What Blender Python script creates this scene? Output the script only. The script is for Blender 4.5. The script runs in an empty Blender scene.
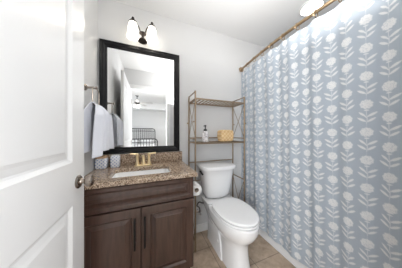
import bpy, bmesh, math, random
import numpy as np
from mathutils import Vector, Matrix
PI = math.pi
random.seed(7)
SC = bpy.context.scene
COL = SC.collection

# ------------------------------------------------------------------ camera, world, exposure
CAM_H = 1.163
cam = bpy.data.cameras.new('camera')
cam.sensor_fit = 'HORIZONTAL'; cam.sensor_width = 36.0
cam.lens = 36.0 * 135.2 / 402.0
cam.clip_start = 0.02; cam.clip_end = 60
camo = bpy.data.objects.new('camera', cam); COL.objects.link(camo)
camo.location = (0, 0, CAM_H)
camo.rotation_euler = (PI/2, 0, -math.radians(21.4))
SC.camera = camo

w = bpy.data.worlds.new('world'); SC.world = w; w.use_nodes = True
w.node_tree.nodes['Background'].inputs[0].default_value = (0.80, 0.88, 1.0, 1)
w.node_tree.nodes['Background'].inputs[1].default_value = 1.0

SC.view_settings.view_transform = 'Standard'
SC.view_settings.look = 'None'
SC.view_settings.gamma = 1.0
SC.view_settings.use_curve_mapping = False
SC.view_settings.exposure = 1.33
def area(name, loc, rot, size, power, col, shape='RECTANGLE', size_y=None):
    l = bpy.data.lights.new(name, 'AREA'); l.shape = shape; l.size = size; l.size_y = size_y or size
    l.energy = power; l.color = col
    o = bpy.data.objects.new(name, l); COL.objects.link(o); o.location = loc; o.rotation_euler = rot
    return o
# added fill lights without fixtures, out of view: ceiling bounce and bedroom side
area('bathroom_bounce_fill', (0.60, 0.36, 1.80), (PI, 0, 0), 0.6, 5.6, (1.0, 0.985, 0.965), 'DISK')  # added upward light, bounced off the ceiling as general fill
area('bedroom_fill_left', (-1.05, -0.85, 1.25), (PI/2, 0, -math.radians(42)), 1.1, 27, (0.95, 0.975, 1.0), 'RECTANGLE', 1.9)  # added fill standing in for bedroom daylight, stronger to brighten the curtain
area('bedroom_fill_right', (1.12, -0.95, 1.25), (PI/2, 0, math.radians(42)), 1.1, 17, (0.95, 0.975, 1.0), 'RECTANGLE', 1.9)  # added fill standing in for daylight, aimed through the doorway
area('bedroom_fill_high', (1.5, -3.2, 2.35), (0, math.radians(25), 0), 0.9, 14, (1.0, 0.98, 0.95), 'RECTANGLE', 2.0)  # added fill for the bedroom, kept outside the mirror's view

SCONCE = 1.5        # emission of the lit glass shades
BULB = 12.0
CANLIGHT = 6.0      # recessed light over the tub
BEDWIN = 2.0         # daylight panes of the bedroom window
FANLAMP = 4.0

# ------------------------------------------------------------------ materials
def newmat(name, col=(0.8, 0.8, 0.8), rough=0.5, metal=0.0, **kw):
    m = bpy.data.materials.new(name); m.use_nodes = True
    b = m.node_tree.nodes['Principled BSDF']
    b.inputs['Base Color'].default_value = (*col, 1)
    b.inputs['Roughness'].default_value = rough
    b.inputs['Metallic'].default_value = metal
    for k, v in kw.items():
        b.inputs[k.replace('_', ' ')].default_value = v
    return m
def nt(m): return m.node_tree, m.node_tree.nodes['Principled BSDF']
def noise_bump(m, scale=60, strength=0.1, dist=0.002):
    t, b = nt(m)
    tc = t.nodes.new('ShaderNodeTexCoord'); n = t.nodes.new('ShaderNodeTexNoise')
    n.inputs['Scale'].default_value = scale; n.inputs['Detail'].default_value = 4
    bp = t.nodes.new('ShaderNodeBump'); bp.inputs['Strength'].default_value = strength
    bp.inputs['Distance'].default_value = dist
    t.links.new(tc.outputs['Object'], n.inputs['Vector'])
    t.links.new(n.outputs['Fac'], bp.inputs['Height']); t.links.new(bp.outputs['Normal'], b.inputs['Normal'])
    return m
def ramp_noise(m, cols, scale=20, stretch=(1, 1, 1), detail=4, kind='noise'):
    t, b = nt(m)
    tc = t.nodes.new('ShaderNodeTexCoord'); mp = t.nodes.new('ShaderNodeMapping')
    mp.inputs['Scale'].default_value = stretch
    if kind == 'noise':
        n = t.nodes.new('ShaderNodeTexNoise'); n.inputs['Detail'].default_value = detail; out = n.outputs['Fac']
    else:
        n = t.nodes.new('ShaderNodeTexVoronoi'); out = n.outputs['Distance']
    n.inputs['Scale'].default_value = scale
    r = t.nodes.new('ShaderNodeValToRGB')
    while len(r.color_ramp.elements) < len(cols): r.color_ramp.elements.new(0.5)
    for e, (p, c) in zip(r.color_ramp.elements, cols):
        e.position = p; e.color = (*c, 1)
    t.links.new(tc.outputs['Object'], mp.inputs['Vector']); t.links.new(mp.outputs['Vector'], n.inputs['Vector'])
    t.links.new(out, r.inputs['Fac']); t.links.new(r.outputs['Color'], b.inputs['Base Color'])
    return r
def emis(name, col, s):
    m = newmat(name, (0.9, 0.9, 0.9), 0.4)
    b = m.node_tree.nodes['Principled BSDF']
    b.inputs['Emission Color'].default_value = (*col, 1); b.inputs['Emission Strength'].default_value = s
    return m

M = {}
M['wall'] = noise_bump(newmat('painted_wall', (0.66, 0.66, 0.66), 0.6), 180, 0.10, 0.001)
M['ceiling'] = noise_bump(newmat('painted_ceiling', (0.82, 0.82, 0.82), 0.8), 90, 0.2, 0.002)
M['trim'] = newmat('white_trim_paint', (0.84, 0.84, 0.835), 0.35)
M['door'] = newmat('white_door_paint', (0.80, 0.80, 0.80), 0.30)
M['black'] = newmat('black_frame_lacquer', (0.006, 0.006, 0.007), 0.38, Specular_IOR_Level=0.25)
M['blackmetal'] = newmat('black_metal', (0.010, 0.010, 0.011), 0.35, 0.6)
M['glass_mirror'] = newmat('mirror_silver', (0.93, 0.94, 0.94), 0.012, 1.0)
M['porcelain'] = newmat('white_porcelain', (0.86, 0.86, 0.865), 0.12, Coat_Weight=0.5)
M['plastic'] = newmat('white_seat_plastic', (0.88, 0.88, 0.885), 0.22)
M['brass'] = newmat('brushed_brass', (0.98, 0.80, 0.50), 0.28, 0.9)
M['nickel'] = newmat('satin_nickel', (0.36, 0.31, 0.27), 0.25, 1.0)
M['rackmetal'] = newmat('antique_brass_tube', (0.33, 0.25, 0.17), 0.42, 0.8)
M['rodmetal'] = newmat('gold_bronze_rod', (0.40, 0.29, 0.18), 0.32, 0.9)
M['bronze'] = newmat('dark_bronze', (0.030, 0.022, 0.018), 0.4, 0.3, Specular_IOR_Level=0.3)
M['shade'] = emis('lit_opal_glass', (1.0, 0.93, 0.80), SCONCE)
M['bulb'] = emis('lit_bulb', (1.0, 0.92, 0.80), BULB)
M['can'] = emis('recessed_lens', (1.0, 0.97, 0.92), CANLIGHT)
M['daylight'] = emis('daylight_pane', (0.88, 0.94, 1.0), BEDWIN)
M['fanlamp'] = emis('fan_lamp_glass', (1.0, 0.96, 0.9), FANLAMP)
M['paper'] = noise_bump(newmat('tissue_paper', (0.87, 0.87, 0.86), 0.9), 250, 0.3, 0.001)
M['card'] = newmat('cardboard_core', (0.30, 0.22, 0.15), 0.9)
M['darkplastic'] = newmat('black_pump_plastic', (0.012, 0.012, 0.013), 0.35)
M['hose'] = newmat('braided_grey_hose', (0.10, 0.10, 0.105), 0.4, 0.6)
M['chrome'] = newmat('chrome', (0.7, 0.7, 0.72), 0.12, 1.0)
M['silicone'] = newmat('pale_caulk', (0.62, 0.57, 0.50), 0.6)
M['bedding'] = noise_bump(newmat('white_bedding', (0.75, 0.75, 0.76), 0.9), 6, 0.6, 0.05)
M['carpet'] = noise_bump(newmat('beige_carpet', (0.42, 0.38, 0.33), 0.95), 200, 0.6, 0.004)
M['iron'] = newmat('black_iron', (0.012, 0.012, 0.013), 0.4, 0.5)
M['fanblade'] = newmat('white_fan_blade', (0.62, 0.61, 0.60), 0.5)
M['basin'] = newmat('white_basin_glaze', (0.93, 0.93, 0.93), 0.12)
M['tubwhite'] = newmat('white_tub_acrylic', (0.84, 0.84, 0.84), 0.15)

# wood of the vanity
m = newmat('espresso_wood', (0.08, 0.045, 0.035), 0.33, Coat_Weight=0.25, Coat_Roughness=0.25)
ramp_noise(m, [(0.30, (0.055, 0.029, 0.022)), (0.70, (0.092, 0.051, 0.038))], 16, (3.0, 3.0, 0.35), 6)
M['wood'] = m
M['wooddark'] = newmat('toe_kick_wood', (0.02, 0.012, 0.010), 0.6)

# granite
m = newmat('speckled_granite', (0.5, 0.42, 0.34), 0.14)
t, b = nt(m)
tc = t.nodes.new('ShaderNodeTexCoord')
n1 = t.nodes.new('ShaderNodeTexNoise'); n1.inputs['Scale'].default_value = 150; n1.inputs['Detail'].default_value = 5; n1.inputs['Roughness'].default_value = 0.75
n2 = t.nodes.new('ShaderNodeTexVoronoi'); n2.inputs['Scale'].default_value = 190
n3 = t.nodes.new('ShaderNodeTexNoise'); n3.inputs['Scale'].default_value = 55; n3.inputs['Detail'].default_value = 3
for n in (n1, n2, n3): t.links.new(tc.outputs['Object'], n.inputs['Vector'])
r1 = t.nodes.new('ShaderNodeValToRGB')
cols = [(0.36, (0.03, 0.025, 0.022)), (0.44, (0.22, 0.14, 0.09)), (0.52, (0.58, 0.44, 0.32)), (0.62, (0.82, 0.70, 0.57)), (0.74, (0.36, 0.33, 0.30))]
while len(r1.color_ramp.elements) < len(cols): r1.color_ramp.elements.new(0.5)
for e, (p, c) in zip(r1.color_ramp.elements, cols): e.position = p; e.color = (*c, 1)
r2 = t.nodes.new('ShaderNodeValToRGB')
r2.color_ramp.elements[0].position = 0.40; r2.color_ramp.elements[0].color = (1, 1, 1, 1)
r2.color_ramp.elements[1].position = 0.62; r2.color_ramp.elements[1].color = (0.40, 0.34, 0.30, 1)
mx = t.nodes.new('ShaderNodeMixRGB'); mx.blend_type = 'MULTIPLY'; mx.inputs['Fac'].default_value = 0.8
mm = t.nodes.new('ShaderNodeMath'); mm.operation = 'ADD'
mm2 = t.nodes.new('ShaderNodeMath'); mm2.operation = 'MULTIPLY_ADD'; mm2.inputs[1].default_value = 0.45; mm2.inputs[2].default_value = -0.20
t.links.new(n3.outputs['Fac'], mm2.inputs[0])
t.links.new(n1.outputs['Fac'], mm.inputs[0]); t.links.new(mm2.outputs[0], mm.inputs[1])
t.links.new(mm.outputs[0], r1.inputs['Fac']); t.links.new(n2.outputs['Distance'], r2.inputs['Fac'])
t.links.new(r1.outputs['Color'], mx.inputs['Color1']); t.links.new(r2.outputs['Color'], mx.inputs['Color2'])
t.links.new(mx.outputs['Color'], b.inputs['Base Color'])
M['granite'] = m

# floor tile
m = newmat('tan_ceramic_tile', (0.4, 0.32, 0.25), 0.35)
t, b = nt(m)
tc = t.nodes.new('ShaderNodeTexCoord'); mp = t.nodes.new('ShaderNodeMapping')
TS = 0.308
mp.inputs['Location'].default_value = (-0.585, -0.955, 0)
br = t.nodes.new('ShaderNodeTexBrick'); br.offset = 0.0; br.squash = 1.0
br.inputs['Scale'].default_value = 1.0; br.inputs['Brick Width'].default_value = TS; br.inputs['Row Height'].default_value = TS
br.inputs['Mortar Size'].default_value = 0.0035; br.inputs['Mortar Smooth'].default_value = 0.15; br.inputs['Bias'].default_value = 0.0
br.inputs['Color1'].default_value = (0.60, 0.49, 0.385, 1); br.inputs['Color2'].default_value = (0.54, 0.43, 0.335, 1)
br.inputs['Mortar'].default_value = (0.30, 0.25, 0.20, 1)
nn = t.nodes.new('ShaderNodeTexNoise'); nn.inputs['Scale'].default_value = 9; nn.inputs['Detail'].default_value = 7; nn.inputs['Roughness'].default_value = 0.65
rr = t.nodes.new('ShaderNodeValToRGB')
rr.color_ramp.elements[0].position = 0.33; rr.color_ramp.elements[0].color = (0.50, 0.44, 0.38, 1)
rr.color_ramp.elements[1].position = 0.68; rr.color_ramp.elements[1].color = (1.12, 1.08, 1.04, 1)
mx = t.nodes.new('ShaderNodeMixRGB'); mx.blend_type = 'MULTIPLY'; mx.inputs['Fac'].default_value = 0.8
bp = t.nodes.new('ShaderNodeBump'); bp.inputs['Strength'].default_value = 0.5; bp.inputs['Distance'].default_value = 0.002; bp.invert = True
t.links.new(tc.outputs['Object'], mp.inputs['Vector']); t.links.new(mp.outputs['Vector'], br.inputs['Vector'])
t.links.new(tc.outputs['Object'], nn.inputs['Vector']); t.links.new(nn.outputs['Fac'], rr.inputs['Fac'])
t.links.new(br.outputs['Color'], mx.inputs['Color1']); t.links.new(rr.outputs['Color'], mx.inputs['Color2'])
t.links.new(mx.outputs['Color'], b.inputs['Base Color'])
t.links.new(br.outputs['Fac'], bp.inputs['Height']); t.links.new(bp.outputs['Normal'], b.inputs['Normal'])
M['tile'] = m

# white wall tile round the tub
m = newmat('white_wall_tile', (0.8, 0.8, 0.8), 0.2)
t, b = nt(m)
tc = t.nodes.new('ShaderNodeTexCoord'); br = t.nodes.new('ShaderNodeTexBrick'); br.offset = 0
sx = t.nodes.new('ShaderNodeSeparateXYZ'); ad = t.nodes.new('ShaderNodeMath'); ad.operation = 'ADD'; cx = t.nodes.new('ShaderNodeCombineXYZ')
t.links.new(tc.outputs['Object'], sx.inputs[0]); t.links.new(sx.outputs['X'], ad.inputs[0]); t.links.new(sx.outputs['Y'], ad.inputs[1])
t.links.new(ad.outputs[0], cx.inputs['X']); t.links.new(sx.outputs['Z'], cx.inputs['Y']); t.links.new(cx.outputs[0], br.inputs['Vector'])
br.inputs['Scale'].default_value = 1; br.inputs['Brick Width'].default_value = .2; br.inputs['Row Height'].default_value = .2
br.inputs['Mortar Size'].default_value = .002
br.inputs['Color1'].default_value = (.82, .83, .84, 1); br.inputs['Color2'].default_value = (.80, .81, .82, 1); br.inputs['Mortar'].default_value = (.62, .63, .64, 1)
t.links.new(br.outputs['Color'], b.inputs['Base Color'])
M['walltile'] = m

# printed cloth of the curtain: slate blue ground, off-white print carried by a mesh attribute
m = newmat('printed_curtain_cloth', (0.5, 0.55, 0.62), 0.85)
t, b = nt(m)
at = t.nodes.new('ShaderNodeAttribute'); at.attribute_name = 'print'
mx = t.nodes.new('ShaderNodeMixRGB')
mx.inputs['Color1'].default_value = (0.54, 0.60, 0.665, 1); mx.inputs['Color2'].default_value = (0.92, 0.925, 0.93, 1)
t.links.new(at.outputs['Fac'], mx.inputs['Fac']); t.links.new(mx.outputs['Color'], b.inputs['Base Color'])
tr = t.nodes.new('ShaderNodeBsdfTranslucent'); ms = t.nodes.new('ShaderNodeMixShader'); ms.inputs[0].default_value = 0.30
t.links.new(mx.outputs['Color'], tr.inputs['Color'])
out = t.nodes['Material Output']
t.links.new(b.outputs[0], ms.inputs[1]); t.links.new(tr.outputs[0], ms.inputs[2]); t.links.new(ms.outputs[0], out.inputs['Surface'])
M['curtain'] = m

# towel
m = noise_bump(newmat('pale_blue_terry', (0.76, 0.78, 0.85), 0.95, Sheen_Weight=0.3), 350, 0.6, 0.002)
M['towel'] = m
M['towelgrey'] = noise_bump(newmat('grey_terry', (0.33, 0.33, 0.33), 0.95), 350, 0.6, 0.002)

# patterned ceramic jars: blue dots in a diamond lattice
m = newmat('dotted_ceramic', (0.8, 0.8, 0.85), 0.2)
t, b = nt(m)
tc = t.nodes.new('ShaderNodeTexCoord'); sx = t.nodes.new('ShaderNodeSeparateXYZ')
t.links.new(tc.outputs['Object'], sx.inputs[0])
ad = t.nodes.new('ShaderNodeMath'); ad.operation = 'ADD'
t.links.new(sx.outputs['X'], ad.inputs[0]); t.links.new(sx.outputs['Y'], ad.inputs[1])
def trig(src, k, op='SINE'):
    a_ = t.nodes.new('ShaderNodeMath'); a_.operation = 'MULTIPLY'; a_.inputs[1].default_value = k
    t.links.new(src, a_.inputs[0]); c_ = t.nodes.new('ShaderNodeMath'); c_.operation = op
    t.links.new(a_.outputs[0], c_.inputs[0]); return c_.outputs[0]
s1 = trig(ad.outputs[0], 2*PI/0.028); s2 = trig(sx.outputs['Z'], 2*PI/0.028)
mu = t.nodes.new('ShaderNodeMath'); mu.operation = 'MULTIPLY'; t.links.new(s1, mu.inputs[0]); t.links.new(s2, mu.inputs[1])
rr = t.nodes.new('ShaderNodeValToRGB')
rr.color_ramp.elements[0].position = 0.20; rr.color_ramp.elements[0].color = (0.86, 0.87, 0.90, 1)
rr.color_ramp.elements[1].position = 0.45; rr.color_ramp.elements[1].color = (0.36, 0.44, 0.66, 1)
t.links.new(mu.outputs[0], rr.inputs['Fac']); t.links.new(rr.outputs['Color'], b.inputs['Base Color'])
M['jar'] = m
M['woodlid'] = newmat('light_wood_lid', (0.55, 0.36, 0.22), 0.5)
# wicker
m = newmat('woven_wicker', (0.55, 0.38, 0.2), 0.65)
t, b = nt(m)
tc = t.nodes.new('ShaderNodeTexCoord'); sx = t.nodes.new('ShaderNodeSeparateXYZ'); t.links.new(tc.outputs['Object'], sx.inputs[0])
a1 = t.nodes.new('ShaderNodeMath'); a1.operation = 'ADD'; a2 = t.nodes.new('ShaderNodeMath'); a2.operation = 'SUBTRACT'
for a_ in (a1, a2): t.links.new(sx.outputs['X'], a_.inputs[0]); t.links.new(sx.outputs['Z'], a_.inputs[1])
s1 = trig(a1.outputs[0], PI/0.045); s2 = trig(a2.outputs[0], PI/0.045)
ab = []
for src in (s1, s2):
    q_ = t.nodes.new('ShaderNodeMath'); q_.operation = 'ABSOLUTE'; t.links.new(src, q_.inputs[0]); ab.append(q_.outputs[0])
mu = t.nodes.new('ShaderNodeMath'); mu.operation = 'MINIMUM'; t.links.new(ab[0], mu.inputs[0]); t.links.new(ab[1], mu.inputs[1])
rr = t.nodes.new('ShaderNodeValToRGB')
for i_, (p, c) in enumerate([(0.05, (0.85, 0.66, 0.40)), (0.5, (0.66, 0.43, 0.20))]):
    rr.color_ramp.elements[i_].position = p; rr.color_ramp.elements[i_].color = (*c, 1)
mr = t.nodes.new('ShaderNodeMapRange'); mr.inputs['From Min'].default_value = 0
t.links.new(mu.outputs[0], mr.inputs['Value']); t.links.new(mr.outputs[0], rr.inputs['Fac']); t.links.new(rr.outputs['Color'], b.inputs['Base Color'])
bp = t.nodes.new('ShaderNodeBump'); bp.inputs['Distance'].default_value = 0.004; t.links.new(mr.outputs[0], bp.inputs['Height']); t.links.new(bp.outputs['Normal'], b.inputs['Normal'])
M['wicker'] = m
# marbled bottle
m = newmat('marbled_ceramic', (0.8, 0.8, 0.8), 0.25)
ramp_noise(m, [(0.40, (0.50, 0.47, 0.48)), (0.50, (0.88, 0.86, 0.87))], 45, (1, 1, 1), 6)
M['marble'] = m

# ------------------------------------------------------------------ mesh helpers
class MB:
    def __init__(self):
        self.bm = bmesh.new(); self.mi = 0
    def _faces_since(self, n):
        self.bm.faces.ensure_lookup_table()
        return self.bm.faces[n:]
    def _mark(self, n):
        for f in self._faces_since(n): f.material_index = self.mi
    def box(self, x0, x1, y0, y1, z0, z1, bev=0.0, seg=2):
        n = len(self.bm.faces)
        vs = [self.bm.verts.new(p) for p in [(x0,y0,z0),(x1,y0,z0),(x1,y1,z0),(x0,y1,z0),(x0,y0,z1),(x1,y0,z1),(x1,y1,z1),(x0,y1,z1)]]
        fs = [self.bm.faces.new([vs[i] for i in q]) for q in [(0,3,2,1),(4,5,6,7),(0,1,5,4),(1,2,6,5),(2,3,7,6),(3,0,4,7)]]
        for f in fs: f.material_index = self.mi
        if bev > 0:
            es = list({e for f in fs for e in f.edges})
            r = bmesh.ops.bevel(self.bm, geom=es, offset=bev, segments=seg, affect='EDGES', profile=0.5)
            for f in r['faces']: f.material_index = self.mi
        return self
    def loft(self, rings, cap0=True, cap1=True, closed=True):
        """rings: list of point lists (same length)"""
        R = [[self.bm.verts.new(p) for p in ring] for ring in rings]
        N = len(R[0])
        for a, b_ in zip(R[:-1], R[1:]):
            for i in range(N if closed else N-1):
                j = (i+1) % N
                f = self.bm.faces.new((a[i], a[j], b_[j], b_[i])); f.material_index = self.mi
        if cap0: f = self.bm.faces.new(list(reversed(R[0]))); f.material_index = self.mi
        if cap1: f = self.bm.faces.new(R[-1]); f.material_index = self.mi
        return self
    def lathe(self, prof, c=(0,0,0), axis=(0,0,1), n=24, caps=True):
        """prof: list of (radius, height along axis)"""
        ax = Vector(axis).normalized(); q = Vector((0,0,1)).rotation_difference(ax).to_matrix(); c = Vector(c)
        rings = []
        for r, h in prof:
            r = max(r, 0.0003)
            rings.append([c + q @ Vector((r*math.cos(2*PI*i/n), r*math.sin(2*PI*i/n), h)) for i in range(n)])
        return self.loft(rings, caps, caps)
    def cyl(self, p0, p1, r, n=16, r1=None):
        p0 = Vector(p0); p1 = Vector(p1)
        return self.lathe([(r, 0), (r if r1 is None else r1, (p1-p0).length)], p0, p1-p0, n)
    def tube(self, pts, r, n=10, closed=False):
        pts = [Vector(p) for p in pts]; L = len(pts); rings = []; up = None
        for i, p in enumerate(pts):
            if closed: d = pts[(i+1) % L] - pts[i-1]
            else: d = pts[min(i+1, L-1)] - pts[max(i-1, 0)]
            d.normalize()
            if up is None:
                up = Vector((0,0,1)) if abs(d.z) < 0.9 else Vector((1,0,0))
            s = d.cross(up).normalized(); up = s.cross(d).normalized()
            rings.append([p + s*(r*math.cos(2*PI*k/n)) + up*(r*math.sin(2*PI*k/n)) for k in range(n)])
        if closed:
            rings.append(rings[0][:])
            self.loft(rings, False, False)
            bmesh.ops.remove_doubles(self.bm, verts=self.bm.verts[:], dist=1e-6)
            return self
        return self.loft(rings)
    def build(self, name, mats, parent=None, smooth=True, angle=40):
        bmesh.ops.recalc_face_normals(self.bm, faces=self.bm.faces[:])
        off = Vector((0,0,0)); p = parent
        while p is not None: off += p.location; p = p.parent
        for v in self.bm.verts: v.co -= off
        me = bpy.data.meshes.new(name)
        self.bm.to_mesh(me); self.bm.free()
        for mt in (mats if isinstance(mats, (list, tuple)) else [mats]): me.materials.append(mt)
        if smooth:
            me.polygons.foreach_set('use_smooth', [True]*len(me.polygons))
            me.set_sharp_from_angle(angle=math.radians(angle))
        o = bpy.data.objects.new(name, me); COL.objects.link(o)
        if parent is not None: o.parent = parent
        return o

def tag(o, label=None, cat=None, group=None, kind=None):
    if label: o['label'] = label
    if cat: o['category'] = cat
    if group: o['group'] = group
    if kind: o['kind'] = kind
    return o
def thing(name, loc, label, cat, group=None):
    o = bpy.data.objects.new(name, None); COL.objects.link(o)
    o.empty_display_size = 0.05; o.location = loc
    return tag(o, label, cat, group)
def struct(mb, name, mat, parent=None, smooth=False, **kw):
    o = mb.build(name, mat, parent, smooth)
    if parent is None: o['kind'] = 'structure'
    return o
def copy_tree(o, parent=None):
    c = o.copy(); COL.objects.link(c)
    if parent is not None: c.parent = parent
    for ch in list(o.children): copy_tree(ch, c)
    return c
def arc(c, r, a0, a1, n, plane='xz'):
    out = []
    for i in range(n+1):
        a = a0 + (a1-a0)*i/n
        u, v = r*math.cos(a), r*math.sin(a)
        if plane == 'xz': out.append((c[0]+u, c[1], c[2]+v))
        elif plane == 'yz': out.append((c[0], c[1]+u, c[2]+v))
        else: out.append((c[0]+u, c[1]+v, c[2]))
    return out
def rrect(x0, x1, y0, y1, r, z, n=6):
    pts = []
    for cx_, cy_, a in ((x1-r, y1-r, 0), (x0+r, y1-r, PI/2), (x0+r, y0+r, PI), (x1-r, y0+r, 3*PI/2)):
        for i in range(n+1):
            th = a + PI/2*i/n
            pts.append((cx_+r*math.cos(th), cy_+r*math.sin(th), z))
    return pts
def box_obj(name, mat, dims, parent=None, bev=0.0, smooth=False):
    return MB().box(*dims, bev=bev).build(name, mat, parent, smooth or bev > 0)

# ------------------------------------------------------------------ room shell
XL, XR, YB, YF, ZC = -0.43, 1.96, 1.51, 0.03, 2.44
T = 0.10
struct(MB().box(XL-T, XR+T, -0.09, YB+T, -0.08, 0), 'floor', M['tile'])
struct(MB().box(XL-T, XR+T, YF, YB+T, ZC, ZC+0.1), 'ceiling', M['ceiling'])
struct(MB().box(XL-T, XR+T, YB, YB+T, 0, ZC), 'wall_back', M['wall'])
struct(MB().box(XL-T, XL, YF, YB, 0, ZC), 'wall_left', M['wall'])
struct(MB().box(XR, XR+T, YF, YB, 0, ZC), 'wall_right', M['wall'])
# front wall with the door opening (the camera stands in it)
OX0, OX1, OZ = -0.308, 0.375, 2.065
f = MB()
f.box(XL-T, OX0, -0.09, YF, 0, ZC); f.box(OX1, XR+T, -0.09, YF, 0, ZC); f.box(OX0, OX1, -0.09, YF, OZ, ZC)
struct(f, 'wall_front', M['wall'])
# casing round the opening (room side + bedroom side)
f = MB()
for y0, y1 in ((YF, YF+0.015), (-0.105, -0.09)):
    f.box(OX1, OX1+0.07, y0, y1, 0, OZ+0.07, 0.004)
    f.box(OX0-0.07 if y0 < 0 else OX0-0.06, OX0, y0, y1, 0, OZ+0.07, 0.004)
    f.box(OX0, OX1, y0, y1, OZ, OZ+0.07, 0.004)
struct(f, 'trim_1', M['trim'])
# baseboards
struct(MB().box(0.352, 1.185, YB-0.014, YB, 0, 0.09, 0.004), 'baseboard_back', M['trim'])
struct(MB().box(XL, XL+0.014, 0.05, 1.035, 0, 0.09, 0.004), 'baseboard_left', M['trim'])
struct(MB().box(OX1+0.07, 1.185, YF, YF+0.014, 0, 0.09, 0.004), 'baseboard_front', M['trim'])
# tile surround of the tub: three sides, its edge shows left of the curtain
f = MB()
f.box(1.175, XR, YB-0.010, YB, 0.0, 2.10, 0.003)
f.box(XR-0.010, XR, YF+0.01, YB-0.01, 0.40, 2.10)
f.box(1.175, XR-0.01, YF, YF+0.010, 0.0, 2.10)
struct(f, 'trim_2', M['walltile'])

# ------------------------------------------------------------------ bedroom seen in the mirror
BX0, BX1, BY0, BY1 = -2.5, 2.1, -5.10, -0.09
struct(MB().box(BX0-T, BX1+T, BY0-T, BY1, -0.08, 0), 'floor_bedroom', M['carpet'])
struct(MB().box(BX0-T, BX1+T, BY0-T, BY0, 0, 2.85), 'wall_bedroom_far', M['wall'])
f = MB()
WY0, WY1, WZ0, WZ1 = -4.0, -2.4, 0.7, 2.1
f.box(BX0-T, BX0, BY0, WY0, 0, 2.85); f.box(BX0-T, BX0, WY1, BY1, 0, 2.85)
f.box(BX0-T, BX0, WY0, WY1, 0, WZ0); f.box(BX0-T, BX0, WY0, WY1, WZ1, 2.85)
struct(f, 'wall_bedroom_left', M['wall'])
struct(MB().box(BX1, BX1+T, BY0, BY1, 0, 2.85), 'wall_bedroom_right', M['wall'])
struct(MB().box(BX0, XL-T, BY1-0.0, BY1+0.1, 0, 2.44), 'wall_bedroom_near', M['wall'])
# tray ceiling
f = MB()
f.box(BX0, BX1, -1.95, BY1, 2.44, 2.85); f.box(BX0, BX1, BY0, -4.4, 2.44, 2.85)
f.box(BX0, BX0+0.5, -4.4, -1.95, 2.44, 2.85); f.box(BX1-0.5, BX1, -4.4, -1.95, 2.44, 2.85)
f.box(BX0+0.5, BX1-0.5, -4.4, -1.95, 2.76, 2.85)
struct(f, 'ceiling_bedroom', M['ceiling'])
win = struct(MB().box(BX0-0.06, BX0-0.04, WY0, WY1, WZ0, WZ1), 'window_1', M['daylight'])
f = MB()
for a in ((WY0-0.05, WY0+0.03), ((WY0+WY1)/2-0.02, (WY0+WY1)/2+0.02), (WY1-0.03, WY1+0.05)):
    f.box(BX0-0.035, BX0+0.02, a[0], a[1], WZ0-0.05, WZ1+0.05)
for a in ((WZ0-0.05, WZ0+0.03), ((WZ0+WZ1)/2-0.02, (WZ0+WZ1)/2+0.02), (WZ1-0.03, WZ1+0.05)):
    f.box(BX0-0.035, BX0+0.02, WY0-0.05, WY1+0.05, a[0], a[1])
struct(f, 'window_frame', M['trim'], win)

# iron bed
bx0, bx1, byf, byh = -1.20, 0.36, -2.75, -4.85
bed = thing('iron_bed', ((bx0+bx1)/2, byh, 0), 'black iron bed with white bedding, reflected in the mirror', 'bed')
def bed_end(name, y, zt, zb):
    g = MB(); rc = 0.14; r = 0.017
    pts = [(bx0, y, 0.0), (bx0, y, zt-rc)] + arc((bx0+rc, y, zt-rc), rc, PI, PI/2, 6)[1:] + arc((bx1-rc, y, zt-rc), rc, PI/2, 0, 6) + [(bx1, y, 0.0)]
    g.tube(pts, r, 8)
    z2 = zt-0.13
    g.cyl((bx0, y, z2), (bx1, y, z2), 0.013, 8); g.cyl((bx0, y, zb), (bx1, y, zb), 0.013, 8)
    k = 15
    for i in range(1, k):
        x = bx0 + (bx1-bx0)*i/k
        g.cyl((x, y, zb), (x, y, zt-0.01 if rc < x-bx0 < bx1-bx0-rc else z2), 0.009, 6)
    return g.build(name, M['iron'], bed)
bed_end('footboard', byf, 0.97, 0.40); bed_end('headboard', byh, 1.45, 0.5)
g = MB(); g.box(bx0+0.02, bx1-0.02, byh+0.03, byf-0.03, 0.30, 0.66, 0.06, 4); g.build('mattress', M['bedding'], bed)
for s in (0, 1):
    px = bx0+0.10+s*0.72
    g = MB(); g.box(px, px+0.66, byh+0.05, byh+0.42, 0.66, 0.86, 0.08, 4); g.build('pillow', M['bedding'], bed)

# ceiling fan
FX, FY = -0.42, -3.15
FD = 0.12
fan = thing('ceiling_fan', (FX, FY, 2.76), 'white ceiling fan with a cluster of lit lamps, reflected in the mirror', 'ceiling fan')
g = MB(); g.lathe([(0.06, 0.0), (0.07, -0.03), (0.02, -0.05), (0.014, -0.06), (0.014, -0.13-FD), (0.09, -0.14-FD), (0.11, -0.18-FD), (0.10, -0.23-FD), (0.05, -0.25-FD), (0.05, -0.28-FD)], (FX, FY, 2.76)); g.build('motor', M['blackmetal'], fan)
for k in range(5):
    a = k*2*PI/5 + 0.25
    g = MB(); c, s = math.cos(a), math.sin(a)
    def P(r, wd, z): return (FX+r*c-wd*s, FY+r*s+wd*c, 2.76-0.19-FD+z)
    ring = [(0.09, 0.03), (0.18, 0.055), (0.35, 0.065), (0.58, 0.07), (0.62, 0.04), (0.62, -0.04), (0.58, -0.07), (0.35, -0.065), (0.18, -0.055), (0.09, -0.03)]
    g.loft([[P(r, wd, -0.006+wd*0.15) for r, wd in ring], [P(r, wd, 0.006+wd*0.15) for r, wd in ring]])
    g.build('fan_blade', M['fanblade'], fan)
for k in range(3):
    a = k*2*PI/3 + 0.6
    g = MB(); g.lathe([(0.02, 0.0), (0.035, -0.03), (0.06, -0.08), (0.062, -0.10)], (FX+0.085*math.cos(a), FY+0.085*math.sin(a), 2.76-0.27-FD)); g.build('lamp_shade', M['fanlamp'], fan)

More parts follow.
